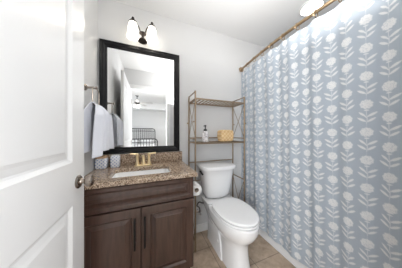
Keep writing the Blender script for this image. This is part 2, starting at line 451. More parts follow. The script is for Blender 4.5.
# ------------------------------------------------------------------ recessed ceiling light over the tub
can = thing('recessed_ceiling_light', (1.53, 0.86, ZC), 'round lit ceiling light above the shower curtain rod', 'ceiling light')
MB().lathe([(0.085, -0.006), (0.085, -0.012), (0.03, -0.016)], (1.53, 0.86, ZC), n=32).build('lens', M['can'], can)
g = MB(); g.lathe([(0.085, -0.001), (0.105, -0.001), (0.107, -0.006), (0.100, -0.014), (0.086, -0.014), (0.085, -0.001)], (1.53, 0.86, ZC), n=32, caps=False); g.build('trim_ring', M['trim'], can)

# ------------------------------------------------------------------ open door at the left
DX, DY0, DY1, DZ0, DZ1, DT = -0.312, 0.045, 0.882, 0.012, 2.04, 0.035
door = tag(bpy.data.objects.new('door_1', None)); COL.objects.link(door); door.location = (DX-DT/2, DY0, 0); door['kind'] = 'structure'
def frame_face(g, x, sgn, y0, y1, z0, z1, panels):
    """one moulded face of the door slab: flat face with recessed, raised-centre panels. sgn = outward x direction"""
    rows = sorted({z0, z1, *[p[2] for p in panels], *[p[3] for p in panels]})
    cols_ = sorted({y0, y1, *[p[0] for p in panels], *[p[1] for p in panels]})
    for i in range(len(cols_)-1):
        for j in range(len(rows)-1):
            a, b_, c, d = cols_[i], cols_[i+1], rows[j], rows[j+1]
            if any(abs(a-p[0]) < 1e-6 and abs(b_-p[1]) < 1e-6 and abs(c-p[2]) < 1e-6 and abs(d-p[3]) < 1e-6 for p in panels):
                prof = [(0, 0), (0.004, -0.003), (0.013, -0.009), (0.020, -0.0105), (0.040, -0.006), (0.052, -0.002), (0.056, -0.002)]
                rings = [[(x+sgn*dd, a+ins, c+ins), (x+sgn*dd, b_-ins, c+ins), (x+sgn*dd, b_-ins, d-ins), (x+sgn*dd, a+ins, d-ins)] for ins, dd in prof]
                g.loft(rings, False, True)
            else:
                vs = [g.bm.verts.new(p) for p in ((x, a, c), (x, b_, c), (x, b_, d), (x, a, d))]
                g.bm.faces.new(vs)
PAN = [(DY0+0.115, DY1-0.115, 1.037, 1.90), (DY0+0.115, DY1-0.115, 0.22, 0.845)]
g = MB()
frame_face(g, DX, 1, DY0, DY1, DZ0, DZ1, PAN); frame_face(g, DX-DT, -1, DY0, DY1, DZ0, DZ1, PAN)
for y in (DY0, DY1):
    g.bm.faces.new([g.bm.verts.new(p) for p in ((DX, y, DZ0), (DX-DT, y, DZ0), (DX-DT, y, DZ1), (DX, y, DZ1))])
for z in (DZ0, DZ1):
    g.bm.faces.new([g.bm.verts.new(p) for p in ((DX, DY0, z), (DX-DT, DY0, z), (DX-DT, DY1, z), (DX, DY1, z))])
bmesh.ops.remove_doubles(g.bm, verts=g.bm.verts[:], dist=1e-5)
g.build('door_leaf', M['door'], door, smooth=False)
KY, KZ = 0.817, 0.935
for sgn, x0 in ((1, DX), (-1, DX-DT)):
    g = MB(); k = 1.0 if sgn > 0 else 0.8
    g.lathe([(0.031, 0), (0.032, 0.004), (0.027, 0.009), (0.014, 0.012), (0.011, 0.018), (0.011, 0.026*k), (0.018, 0.030*k), (0.026, 0.036*k), (0.0285, 0.046*k), (0.026, 0.056*k), (0.017, 0.062*k), (0.0, 0.064*k)], (x0, KY, KZ), (sgn, 0, 0), 28)
    h = g.build('door_knob', M['nickel'], door)
g = MB(); g.box(DX-DT+0.006, DX-0.006, DY1-0.001, DY1+0.002, KZ-0.03, KZ+0.03); g.build('latch_plate', M['nickel'], door)
for z in (0.25, 1.0, 1.8):
    g = MB(); g.cyl((DX+0.005, DY0-0.006, z-0.045), (DX+0.005, DY0-0.006, z+0.045), 0.006, 10); g.build('hinge', M['nickel'], door)

# ------------------------------------------------------------------ vanity
VX0, VX1, VY, VYB, VZ = -0.427, 0.340, 1.035, 1.508, 0.83
van = thing('vanity_cabinet', ((VX0+VX1)/2, VYB, 0), 'dark brown wooden vanity cabinet with two panelled doors under the granite top', 'cabinet')
g = MB()
g.box(VX0, VX0+0.018, VY, VYB, 0.105, VZ); g.box(VX1-0.018, VX1, VY, VYB, 0.105, VZ)
g.box(VX0, VX1, VYB-0.008, VYB, 0.105, VZ); g.box(VX0, VX1, VY, VYB, 0.105, 0.123)
g.box(VX0, VX1, VY, VY+0.018, 0.105, 0.15); g.box(VX0, VX1, VY, VY+0.018, 0.63, 0.69); g.box(VX0, VX1, VY, VY+0.018, 0.80, VZ)
g.box(VX0, VX0+0.04, VY, VY+0.018, 0.105, VZ); g.box(VX1-0.04, VX1, VY, VY+0.018, 0.105, VZ); g.box(-0.065, -0.02, VY, VY+0.018, 0.105, 0.69)
g.build('body', M['wood'], van, smooth=False)
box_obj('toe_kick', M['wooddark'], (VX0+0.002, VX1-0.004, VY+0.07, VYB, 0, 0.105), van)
def panel_front(g, x0, x1, z0, z1, yb, th, rail):
    """raised-panel front facing -Y"""
    yf = yb-th
    prof = [(0.0, yb), (0.0, yf+0.004), (0.003, yf), (rail-0.004, yf), (rail, yf+0.003), (rail+0.006, yf+0.012), (rail+0.011, yf+0.013), (rail+0.034, yf+0.004), (rail+0.037, yf+0.001)]
    rings = [[(x0+i, y, z0+i), (x1-i, y, z0+i), (x1-i, y, z1-i), (x0+i, y, z1-i)] for i, y in prof]
    g.loft(rings, True, True)
g = MB(); panel_front(g, VX0+0.006, VX1-0.006, 0.666, 0.822, VY-0.001, 0.020, 0.030)
g.build('drawer_front', M['wood'], van, smooth=True, angle=12)
XM = -0.0435
for x0, x1, hx in ((VX0+0.006, XM-0.002, -0.0815), (XM+0.002, VX1-0.006, -0.020)):
    g = MB(); panel_front(g, x0, x1, 0.118, 0.656, VY-0.001, 0.020, 0.058)
    d = g.build('cabinet_door', M['wood'], van, smooth=True, angle=12)
    g = MB(); yh = VY-0.021
    g.box(hx-0.006, hx+0.006, yh-0.034, yh-0.022, 0.395, 0.605, 0.002)
    g.box(hx-0.005, hx+0.005, yh-0.024, yh+0.001, 0.425, 0.437); g.box(hx-0.005, hx+0.005, yh-0.024, yh+0.001, 0.563, 0.575)
    g.build('handle', M['blackmetal'], d); 

# granite top with sink opening
CX0, CX1, CY0, CY1, CZ0, CZ1 = -0.428, 0.363, 1.000, 1.5085, 0.83, 0.86
SX0, SX1, SY0, SY1, SR = -0.256, 0.176, 1.088, 1.345, 0.038
ctop = thing('granite_countertop', ((CX0+CX1)/2, CY1, CZ0), 'speckled tan and brown granite countertop with backsplash on the vanity', 'countertop')
def hole_plate(g, X0, X1, Y0, Y1, inner_pts, z0, z1):
    cx_, cy_ = (SX0+SX1)/2, (SY0+SY1)/2
    N = len(inner_pts); outer = []
    # put outer points on the rectangle by direction, with exact corners snapped
    for p in inner_pts:
        dx, dy = p[0]-cx_, p[1]-cy_
        tx = ((X1 if dx > 0 else X0)-cx_)/dx if abs(dx) > 1e-9 else 1e9
        ty = ((Y1 if dy > 0 else Y0)-cy_)/dy if abs(dy) > 1e-9 else 1e9
        k = min(tx, ty); outer.append([cx_+dx*k, cy_+dy*k])
    for cX, cY in ((X0, Y0), (X1, Y0), (X1, Y1), (X0, Y1)):
        j = min(range(N), key=lambda i: (outer[i][0]-cX)**2+(outer[i][1]-cY)**2); outer[j] = [cX, cY]
    e = 0.004
    def sh(o): 
        return (min(max(o[0], X0+e), X1-e), min(max(o[1], Y0+e), Y1-e))
    rings = [[(p[0], p[1], z0) for p in inner_pts], [(o[0], o[1], z0) for o in outer], [(o[0], o[1], z1-e) for o in outer],
             [(*sh(o), z1) for o in outer], [(p[0], p[1], z1) for p in inner_pts], [(p[0], p[1], z0) for p in inner_pts]]
    g.loft(rings, False, False)
    bmesh.ops.remove_doubles(g.bm, verts=g.bm.verts[:], dist=1e-6)
g = MB(); hole_plate(g, CX0, CX1, CY0, CY1, rrect(SX0, SX1, SY0, SY1, SR, 0, 10), CZ0, CZ1)
g.build('slab', M['granite'], ctop, smooth=True, angle=30)
g = MB(); g.box(CX0+0.001, CX1-0.006, CY1-0.020, CY1-0.001, CZ1, 0.969, 0.002); g.build('backsplash', M['granite'], ctop)
# basin
sink = thing('sink_basin', ((SX0+SX1)/2, (SY0+SY1)/2, 0.70), 'white rectangular undermount sink basin set in the granite top', 'sink')
g = MB(); prof = [(-0.012, 0.8285), (0.0, 0.8285), (0.003, 0.815), (0.008, 0.785), (0.025, 0.755), (0.05, 0.744), (0.085, 0.741)]
rings = [rrect(SX0+i, SX1-i, SY0+i, SY1-i, max(SR-i*0.4, 0.012), z, 10) for i, z in prof]
g.loft(rings, False, True)
g.loft([rrect(SX0-0.012, SX1+0.012, SY0-0.012, SY1+0.012, SR, 0.8285, 10), rrect(SX0-0.008, SX1+0.008, SY0-0.008, SY1+0.008, SR, 0.75, 10), rrect(SX0+0.03, SX1-0.03, SY0+0.03, SY1-0.03, 0.03, 0.685, 10)], False, True)
g.build('bowl', M['basin'], sink)
g = MB(); g.lathe([(0.022, 0), (0.022, 0.003), (0.016, 0.004), (0.004, 0.002)], ((SX0+SX1)/2, 1.215, 0.741), n=20); g.build('drain', M['brass'], sink)

# faucet
FXc, FYc = -0.042, 1.415
FZ = CZ1+0.0006
fau = thing('faucet', (FXc, FYc, FZ), 'brass faucet with two lever handles behind the sink', 'faucet')
g = MB(); g.loft([rrect(FXc-0.078, FXc+0.078, FYc-0.026, FYc+0.026, 0.025, FZ+z, 6) for z in (0.0, 0.008)] + [rrect(FXc-0.074, FXc+0.074, FYc-0.022, FYc+0.022, 0.021, FZ+0.012, 6)])
g.build('base_plate', M['brass'], fau)
g = MB()
g.lathe([(0.022, 0.012), (0.020, 0.03), (0.014, 0.045), (0.0135, 0.10)], (FXc, FYc, FZ), n=20, caps=True)
g.tube([(FXc, FYc, FZ+0.095)] + [(FXc, FYc-0.045+0.045*math.cos(a), FZ+0.095+0.040*math.sin(a)) for a in [PI*i/12 for i in range(0, 11)]] , 0.0125, 12)
g.lathe([(0.014, 0.0), (0.014, 0.012)], (FXc, FYc-0.0895, FZ+0.098), n=16)
g.build('spout', M['brass'], fau)
for s in (-1, 1):
    g = MB(); hx = FXc+s*0.052
    g.lathe([(0.020, 0.012), (0.018, 0.028), (0.0125, 0.045), (0.0125, 0.085), (0.0165, 0.098), (0.015, 0.112), (0.006, 0.118)], (hx, FYc, FZ), n=18)
    g.tube([(hx, FYc, FZ+0.108), (hx+s*0.03, FYc-0.003, FZ+0.113), (hx+s*0.062, FYc-0.006, FZ+0.117)], 0.0080, 10)
    g.build('lever_handle', M['brass'], fau)

JZ = CZ1+0.0006
# jars in the corner of the countertop
def jar(cx_, cy_, s, h, label, rot):
    r = thing('ceramic_jar', (cx_, cy_, JZ), label, 'jar'); r.rotation_euler.z = 0
    g = MB(); hs = s/2
    rings = [rrect(cx_-hs*k, cx_+hs*k, cy_-hs*k, cy_+hs*k, hs*0.42*k, JZ+z, 5) for k, z in ((0.82, 0.0), (0.95, 0.006), (1.0, 0.018), (1.0, h-0.020), (0.95, h-0.006), (0.82, h))]
    g.loft(rings); g.build('jar_body', M['jar'], r)
    return r
j = jar(-0.380, 1.432, 0.088, 0.090, 'blue-dotted white ceramic jar with a tan wooden lid, under the hanging towel', 0)
g = MB(); g.loft([rrect(-0.380-k, -0.380+k, 1.432-k, 1.432+k, 0.016, JZ+z, 5) for k, z in ((0.038, 0.090), (0.040, 0.092), (0.040, 0.104), (0.037, 0.108))]); g.build('lid', M['woodlid'], j)
j = jar(-0.279, 1.444, 0.074, 0.106, 'narrow blue-dotted white ceramic jar without a wooden lid, nearer the faucet', 0)
g = MB(); g.loft([rrect(-0.279-k, -0.279+k, 1.444-k, 1.444+k, 0.013, JZ+z, 5) for k, z in ((0.031, 0.106), (0.031, 0.110), (0.026, 0.113))]); g.build('rim', M['porcelain'], j)

# ------------------------------------------------------------------ mirror
MX0, MX1, MZ0, MZ1 = -0.4145, 0.3254, 0.976, 2.037
mir = thing('framed_mirror', ((MX0+MX1)/2, YB-0.001, MZ0), 'tall rectangular mirror in a wide black frame above the vanity', 'mirror')
g = MB(); yw = YB-0.001
prof = [(0.0, yw), (0.0, yw-0.022), (0.004, yw-0.030), (0.012, yw-0.031), (0.018, yw-0.026), (0.032, yw-0.024), (0.046, yw-0.016), (0.050, yw-0.018), (0.056, yw-0.016), (0.060, yw-0.010), (0.060, yw)]
rings = [[(MX0+i, y, MZ0+i), (MX1-i, y, MZ0+i), (MX1-i, y, MZ1-i), (MX0+i, y, MZ1-i)] for i, y in prof]
g.loft(rings, False, False); g.build('mirror_frame', M['black'], mir, smooth=False)
MB().box(MX0+0.055, MX1-0.055, yw-0.008, yw-0.002, MZ0+0.055, MZ1-0.055).build('mirror_glass', M['glass_mirror'], mir, smooth=False)

# ------------------------------------------------------------------ vanity light
LX, LY, LZ = -0.047, 1.400, 2.115
sc = thing('wall_sconce', (LX, YB-0.001, LZ), 'dark bronze two-lamp wall light with glowing bell glass shades above the mirror', 'wall light')
g = MB()
g.lathe([(0.022, 0.0), (0.022, 0.006), (0.018, 0.012), (0.012, 0.018), (0.010, 0.03), (0.010, 0.085)], (LX, YB-0.001, LZ-0.012), (0, -1, 0), 24)
g.lathe([(0.042, -0.062), (0.044, -0.056), (0.036, -0.046), (0.018, -0.032), (0.011, -0.016), (0.014, -0.004), (0.026, 0.008), (0.032, 0.014), (0.030, 0.020), (0.008, 0.024)], (LX, LY+0.02, LZ), n=24)
g.build('canopy', M['bronze'], sc)
for s in (-1, 1):
    sx_ = LX+s*0.083
    g = MB()
    g.tube([(LX+s*0.01, LY+0.02, LZ+0.010), (LX+s*0.022, LY+0.018, LZ+0.03), (LX+s*0.035, LY+0.01, LZ+0.065), (LX+s*0.055, LY+0.004, LZ+0.092), (sx_, LY, LZ+0.100)], 0.0055, 10)
    g.build('arm', M['bronze'], sc)
    g = MB(); g.lathe([(0.036, 0.078), (0.036, 0.083), (0.030, 0.095), (0.018, 0.108), (0.010, 0.116), (0.009, 0.120), (0.012, 0.126), (0.009, 0.133), (0.002, 0.137)], (sx_, LY, LZ), n=24)
    g.build('cap', M['bronze'], sc)
    g = MB(); g.lathe([(0.031, 0.081), (0.036, 0.066), (0.040, 0.040), (0.044, 0.005), (0.048, -0.030), (0.053, -0.054), (0.050, -0.054), (0.047, -0.030), (0.041, 0.005), (0.037, 0.04), (0.033, 0.066), (0.028, 0.078)], (sx_, LY, LZ), n=28, caps=False)
    g.build('glass_shade', M['shade'], sc)
    g = MB(); g.lathe([(0.010, 0.06), (0.012, 0.03), (0.022, 0.0), (0.026, -0.02), (0.020, -0.038), (0.008, -0.046)], (sx_, LY, LZ), n=20)
    g.build('light_bulb', M['bulb'], sc)

# ------------------------------------------------------------------ towel ring + towel
RY, RZ, RX = 1.225, 1.505, -0.362
tr_ = thing('towel_ring', (XL+0.001, RY, RZ), 'metal towel ring on the left wall beside the mirror', 'towel ring')
g = MB(); g.lathe([(0.024, 0), (0.024, 0.005), (0.017, 0.012), (0.009, 0.016), (0.008, 0.062), (0.012, 0.066), (0.012, 0.074), (0.006, 0.078)], (XL+0.001, RY, RZ), (1, 0, 0), 20); g.build('post', M['nickel'], tr_)
g = MB(); hw, rc, zb, zt = 0.066, 0.03, 1.375, 1.503
pts = arc((RX, RY+hw-rc, zt-rc), rc, 0, PI/2, 5, 'yz') + arc((RX, RY-hw+rc, zt-rc), rc, PI/2, PI, 5, 'yz') + arc((RX, RY-hw+rc, zb+rc), rc, PI, 1.5*PI, 5, 'yz') + arc((RX, RY+hw-rc, zb+rc), rc, 1.5*PI, 2*PI, 5, 'yz')
g.tube(pts, 0.0042, 8, closed=True); g.build('ring', M['nickel'], tr_)

def cloth(name, label):
    nu, nv = 60, 70
    g = MB(); V = []
    Lf, Lb = 0.355, 0.335
    for iv in range(nv+1):
        v = iv/nv; s_ = -Lb + (Lf+Lb)*v      # negative: back flap, positive: front flap
        row = []
        for iu in range(nu+1):
            u = iu/nu*2-1
            d = abs(s_)
            spread = min(1, d/0.08); spread = spread*spread*(3-2*spread)
            half = 0.066 + 0.084*spread + 0.034*d/0.35
            yc = RY + 0.012*spread
            y = yc + u*half
            ripple = (0.012+0.018*spread)*math.sin(u*7.5+ (0.6 if s_ > 0 else 2.2)) * (0.5+0.5*spread) + 0.006*math.sin(u*17+s_*9)
            if d < 0.016:
                a = (s_/0.016)*PI/2
                x = RX + 0.012*math.sin(a); z = 1.375 + 0.012*math.cos(a)
                x += ripple*0.15*(d/0.016)
            else:
                off = 0.018 + 0.030*spread
                if s_ < 0: off = 0.012+0.012*spread; ripple *= 0.45
                x = RX + (off+ripple*0.8)*(1 if s_ > 0 else -1)
                z = 1.375 - (d-0.016) - 0.035*(1-spread)*0
                z += 0.05*spread*(-abs(u)**2*0.35) + 0.012*u*spread
            x = max(x, XL+0.012)
            row.append(g.bm.verts.new((x, y, z)))
        V.append(row)
    for a in range(nv):
        for b_ in range(nu):
            f_ = g.bm.faces.new((V[a][b_], V[a][b_+1], V[a+1][b_+1], V[a+1][b_]))
            f_.material_index = 0
    o = g.build(name, [M['towel']])
    md = o.modifiers.new('thickness', 'SOLIDIFY'); md.thickness = 0.007; md.offset = 0
    return tag(o, label, 'towel')
cloth('hand_towel', 'pale blue-white hand towel hanging from the wall ring at the left')

# ------------------------------------------------------------------ toilet
TX = 0.735
def egg(z, hw, yf, yb, n=48, sqb=3.0, cx_=None, sqf=2.0, mid=0.55):
    """closed outline: rounded front (towards -Y), squarer back"""
    cx_ = TX if cx_ is None else cx_
    ym = yf + (yb-yf)*mid; pts = []
    for i in range(n):
        a = 2*PI*i/n; c, s = math.cos(a), math.sin(a)
        if s < 0: e = 2/sqf; ly = ym-yf
        else: e = 2/sqb; ly = yb-ym
        x = hw*math.copysign(abs(c)**e, c); y = ly*math.copysign(abs(s)**e, s)
        pts.append((cx_+x, ym+y, z))
    return pts
toi = thing('toilet', (TX, 1.49, 0), 'white two-piece toilet with closed lid beside the vanity', 'toilet')
g = MB()
prof = [(0.0, 0.100, 0.868, 1.300, 5, 2.9), (0.02, 0.098, 0.873, 1.300, 5, 2.9), (0.12, 0.092, 0.890, 1.290, 5, 2.7), (0.20, 0.094, 0.896, 1.290, 4.5, 2.5),
        (0.245, 0.104, 0.888, 1.300, 4, 2.4), (0.285, 0.130, 0.860, 1.320, 3.5, 2.2), (0.325, 0.159, 0.824, 1.340, 3, 2.1), (0.37, 0.177, 0.800, 1.350, 3, 2.05), (0.41, 0.181, 0.792, 1.345, 3, 2.05), (0.430, 0.180, 0.793, 1.343, 3, 2.05), (0.437, 0.172, 0.801, 1.338, 3, 2.05)]
g.loft([egg(z, hw, yf, yb, sqb=sb, sqf=sf) for z, hw, yf, yb, sb, sf in prof])
g.loft([rrect(TX-w_, TX+w_, y0_, 1.40, 0.012, z, 3) for w_, y0_, z in ((0.112, 1.085, 0.0), (0.110, 1.09, 0.02), (0.106, 1.12, 0.15), (0.102, 1.17, 0.25), (0.08, 1.22, 0.30))])
g.loft([rrect(TX-w_, TX+w_, 1.24, yb, 0.04, z, 6) for w_, yb, z in ((0.10, 1.40, 0.20), (0.12, 1.45, 0.30), (0.16, 1.475, 0.40), (0.165, 1.475, 0.445), (0.155, 1.465, 0.452))])
g.build('bowl', M['porcelain'], toi)
g = MB()
rings = [egg(z, hw, yf, yb, sqb=3.2, sqf=2.05) for z, hw, yf, yb in ((0.4375, 0.164, 0.815, 1.230), (0.444, 0.164, 0.815, 1.230), (0.4445, 0.175, 0.802, 1.238), (0.447, 0.1775, 0.799, 1.240), (0.456, 0.1775, 0.799, 1.240), (0.459, 0.175, 0.802, 1.238), (0.4595, 0.164, 0.815, 1.23))]
g.loft(rings); g.build('seat', M['plastic'], toi)
g = MB()
rings = [egg(z, hw, yf, yb, sqb=3.2, sqf=2.05) for z, hw, yf, yb in ((0.4597, 0.163, 0.818, 1.235), (0.4645, 0.163, 0.818, 1.235), (0.465, 0.173, 0.804, 1.246), (0.467, 0.1755, 0.801, 1.248), (0.476, 0.1755, 0.801, 1.248), (0.480, 0.172, 0.805, 1.246), (0.482, 0.162, 0.818, 1.238), (0.483, 0.12, 0.87, 1.20))]
g.loft(rings)
g.build('lid', M['plastic'], toi)
for s in (-1, 1):
    g = MB(); g.lathe([(0.014, 0.0), (0.014, 0.022), (0.010, 0.027)], (TX+s*0.075, 1.262, 0.440), n=16); g.build('hinge', M['plastic'], toi)
def tankring(z, hw, yf, yb, bow=0.03, n=14, ch=0.045):
    pts = [(TX-hw, yf+ch, z), (TX-hw+0.006, yf+ch*0.62, z)]
    fw = hw-ch*0.75
    for i in range(n+1):
        u = -1+2*i/n
        pts.append((TX+fw*u, yf+0.004-bow*(1-abs(u)**2.2), z))
    pts += [(TX+hw-0.006, yf+ch*0.62, z), (TX+hw, yf+ch, z), (TX+hw, yb-0.02, z), (TX+hw-0.01, yb, z), (TX-hw+0.01, yb, z), (TX-hw, yb-0.02, z)]
    return pts
g = MB()
g.loft([tankring(z, hw, yf, 1.478, 0.022) for z, hw, yf in ((0.455, 0.120, 1.335), (0.470, 0.140, 1.318), (0.500, 0.152, 1.308), (0.60, 0.168, 1.298), (0.70, 0.181, 1.290), (0.765, 0.188, 1.284), (0.776, 0.194, 1.278))])
g.build('tank', M['porcelain'], toi)
g = MB()
g.loft([tankring(z, hw, yf, 1.485, 0.024) for z, hw, yf in ((0.777, 0.198, 1.270), (0.781, 0.203, 1.258), (0.808, 0.205, 1.255), (0.817, 0.201, 1.260), (0.820, 0.190, 1.275))])
g.build('tank_lid', M['porcelain'], toi)
g = MB(); xl = TX-0.1845
g.cyl((xl+0.002, 1.395, 0.745), (xl-0.012, 1.395, 0.745), 0.012, 14)
g.tube([(xl-0.014, 1.40, 0.747), (xl-0.016, 1.36, 0.745), (xl-0.018, 1.315, 0.737)], 0.0085, 10)
g.build('flush_lever', M['blackmetal'], toi)
g = MB(); g.lathe([(0.014, 0), (0.014, 0.004), (0.009, 0.007)], (TX-0.1065, 1.160, 0.125), (-1, 0, 0), 16); g.build('bolt_cap', M['plastic'], toi)

# shutoff valve with supply hose on the back wall
val = thing('shutoff_valve', (0.555, YB-0.001, 0.25), 'small chrome water shutoff valve low on the wall left of the toilet', 'valve')
g = MB(); g.lathe([(0.028, 0), (0.026, 0.005), (0.008, 0.007), (0.008, 0.045), (0.013, 0.047), (0.013, 0.075), (0.006, 0.078)], (0.555, YB-0.001, 0.25), (0, -1, 0), 18)
g.lathe([(0.007, 0.0), (0.007, 0.022), (0.016, 0.024), (0.016, 0.032)], (0.555, YB-0.06, 0.25), (0, 0, 1), 14)
g.build('valve_body', M['chrome'], val)
g = MB()
P_ = [Vector(p) for p in ((0.555, 1.450, 0.283), (0.540, 1.43, 0.33), (0.505, 1.41, 0.37), (0.52, 1.38, 0.42), (0.575, 1.385, 0.40), (0.605, 1.39, 0.456))]
pts = []
for i in range(len(P_)-1):
    p0 = P_[max(i-1, 0)]; p1 = P_[i]; p2 = P_[i+1]; p3 = P_[min(i+2, len(P_)-1)]
    for k in range(6):
        t_ = k/6; pts.append(0.5*((2*p1)+(p2-p0)*t_+(2*p0-5*p1+4*p2-p3)*t_**2+(-p0+3*p1-3*p2+p3)*t_**3))
pts.append(P_[-1]); g.tube(pts, 0.0065, 8); g.build('supply_hose', M['hose'], toi)

# toilet paper roll + holder on the vanity's side
hold = thing('toilet_paper_holder', (VX1+0.001, 1.18, 0.680), 'small metal paper holder on the right side of the vanity', 'paper holder')
g = MB(); g.lathe([(0.018, 0), (0.018, 0.004), (0.008, 0.007), (0.007, 0.056)], (VX1+0.001, 1.210, 0.680), (1, 0, 0), 16)
g.tube([(0.389, 1.216, 0.680), (0.389, 1.16, 0.680), (0.389, 1.088, 0.680)], 0.006, 10); g.lathe([(0.009, 0), (0.009, 0.006), (0.004, 0.008)], (0.389, 1.092, 0.680), (0, -1, 0), 12)
g.build('holder_arm', M['nickel'], hold)
roll = thing('toilet_paper_roll', (0.389, 1.145, 0.680), 'white toilet paper roll beside the vanity', 'toilet paper')
g = MB(); g.lathe([(0.0470, -0.051), (0.0480, -0.049), (0.0480, 0.049), (0.0470, 0.051), (0.0195, 0.051), (0.0195, -0.051), (0.0470, -0.051)], (0.389, 1.145, 0.680), (0, 1, 0), 36, caps=False); g.build('paper', M['paper'], roll)
g = MB(); g.lathe([(0.0193, -0.051), (0.0193, 0.051), (0.0175, 0.051), (0.0175, -0.051), (0.0193, -0.051)], (0.389, 1.145, 0.680), (0, 1, 0), 24, caps=False); g.build('core', M['card'], roll)

# ------------------------------------------------------------------ rack over the toilet
KX0, KX1, KY0, KY1, KT = 0.436, 1.030, 1.265, 1.490, 1.590
rack = thing('over_toilet_rack', ((KX0+KX1)/2, KY1, 0), 'tall antique brass wire shelf rack standing over the toilet', 'shelf rack')
pr = 0.0085
for x in (KX0, KX1):
    for y in (KY0, KY1):
        g = MB(); g.cyl((x, y, 0), (x, y, KT), pr, 12); g.lathe([(0.011, 0), (0.011, 0.012)], (x, y, 0), n=12); g.build('post', M['rackmetal'], rack)
    for z in (KT-0.006, 1.515, 1.115, 1.072, 0.64, 0.10):
        MB().cyl((x, KY0, z), (x, KY1, z), 0.006, 8).build('side_rail', M['rackmetal'], rack)
    g = MB(); g.cyl((x, KY0, 1.510), (x, KY1, 1.118), 0.0032, 8); g.cyl((x, KY1, 1.510), (x, KY0, 1.118), 0.0032, 8)
    g.build('cross_brace', M['rackmetal'], rack)
    g = MB(); g.cyl((x, KY0, 0.635), (x, KY1, 0.11), 0.0032, 8); g.cyl((x, KY1, 0.635), (x, KY0, 0.11), 0.0032, 8)
    g.build('cross_brace', M['rackmetal'], rack)
def shelf(z, n):
    g = MB()
    g.box(KX0, KX1, KY0-0.006, KY0+0.006, z-0.007, z+0.007); g.box(KX0, KX1, KY1-0.006, KY1+0.006, z-0.007, z+0.007)
    for i in range(n):
        x = KX0 + (KX1-KX0)*(i+0.5)/n
        g.box(x-0.0075, x+0.0075, KY0, KY1, z-0.004, z+0.004)
    g.build('shelf', M['rackmetal'], rack)
shelf(1.515, 14); shelf(1.068, 14)
for x, y in ((KX0, KY0), (KX0, KY1), (KX1, KY0), (KX1, KY1)):
    MB().lathe([(0.004, 0.008), (0.004, 0.014), (0.008, 0.015), (0.008, 0.022)], (x, y, 1.285), (-1 if x == KX0 else 1, 0, 0), 10).build('clamp_knob', M['rackmetal'], rack)
for z in (1.118, 0.835, 0.62): MB().cyl((KX0, KY1, z), (KX1, KY1, z), 0.006, 8).build('back_rail', M['rackmetal'], rack)

SZ = 1.0755
# soap dispenser
sx_, sy_ = 0.590, 1.375
so = thing('soap_dispenser', (sx_, sy_, SZ), 'white marbled soap dispenser with black pump on the rack shelf', 'soap dispenser')
g = MB(); g.lathe([(0.034, 0), (0.037, 0.004), (0.037, 0.095), (0.034, 0.108), (0.022, 0.118), (0.016, 0.121)], (sx_, sy_, SZ), n=28); g.build('bottle', M['marble'], so)
g = MB(); g.lathe([(0.019, 0.1212), (0.019, 0.139), (0.008, 0.143), (0.006, 0.145), (0.006, 0.170), (0.012, 0.172), (0.012, 0.184), (0.006, 0.187)], (sx_, sy_, SZ), n=20)
g.tube([(sx_, sy_, SZ+0.178), (sx_-0.02, sy_-0.02, SZ+0.178), (sx_-0.030, sy_-0.030, SZ+0.172)], 0.005, 8)
g.build('pump', M['darkplastic'], so)
# woven basket
b0, b1, by0, by1 = 0.768, 0.930, 1.320, 1.440
bk = thing('woven_basket', ((b0+b1)/2, (by0+by1)/2, SZ), 'tan woven basket box on the rack shelf', 'basket')
g = MB(); rings = []
for k, z in ((-0.016, 0), (-0.004, 0.010), (0.003, 0.05), (0.002, 0.095), (0.001, 0.105)):
    rings.append(rrect(b0-k, b1+k, by0-k, by1+k, 0.025, SZ+z, 6))
g.loft(rings); g.build('basket_body', M['wicker'], bk)
g = MB(); g.loft([rrect(b0-k, b1+k, by0-k, by1+k, 0.026, SZ+z, 6) for k, z in ((0.003, 0.105), (0.003, 0.108), (-0.001, 0.122), (-0.010, 0.131), (-0.025, 0.135))]); g.build('lid', M['wicker'], bk)

# ------------------------------------------------------------------ tub
tub = thing('bathtub', (1.58, 0.77, 0), 'white bathtub behind the shower curtain', 'bathtub')
UX0, UX1, UY0, UY1, UZ = 1.200, XR-0.012, YF+0.012, YB-0.012, 0.42
g = MB()
rings = [rrect(UX0, UX1, UY0, UY1, 0.004, 0, 4), rrect(UX0, UX1, UY0, UY1, 0.004, 0.05, 4), rrect(UX0+0.008, UX1, UY0, UY1, 0.004, 0.06, 4), rrect(UX0+0.008, UX1, UY0, UY1, 0.004, UZ-0.05, 4), rrect(UX0, UX1, UY0, UY1, 0.006, UZ-0.035, 4), rrect(UX0, UX1, UY0, UY1, 0.006, UZ-0.01, 4), rrect(UX0+0.01, UX1-0.004, UY0+0.004, UY1-0.004, 0.01, UZ, 4),
         rrect(UX0+0.07, UX1-0.05, UY0+0.07, UY1-0.08, 0.12, UZ, 4), rrect(UX0+0.085, UX1-0.065, UY0+0.09, UY1-0.10, 0.12, UZ-0.03, 4), rrect(UX0+0.13, UX1-0.11, UY0+0.14, UY1-0.22, 0.10, 0.10, 4), rrect(UX0+0.18, UX1-0.16, UY0+0.2, UY1-0.28, 0.08, 0.07, 4)]
g.loft(rings); g.build('tub_shell', M['tubwhite'], tub)

# ------------------------------------------------------------------ curtain rod, rings, curtain
ROD_Z = 2.030
def rodx(y): return 1.167 - 0.060*math.sin(PI*(YB-y)/(YB-YF))
rod = thing('shower_curtain_rod', (1.167, YB-0.011, ROD_Z), 'curved gold bronze shower curtain rod below the ceiling', 'curtain rod')
g = MB(); g.tube([(rodx(y), y, ROD_Z) for y in np.linspace(YB-0.013, YF+0.013, 40)], 0.0125, 14); g.build('rod', M['rodmetal'], rod)
for y, s in ((YB-0.0105, -1), (YF+0.0105, 1)):
    g = MB(); g.lathe([(0.032, 0), (0.032, 0.006), (0.022, 0.018), (0.016, 0.028)], (1.167, y, ROD_Z), (0, s, 0), 24); g.build('flange', M['rodmetal'], rod)

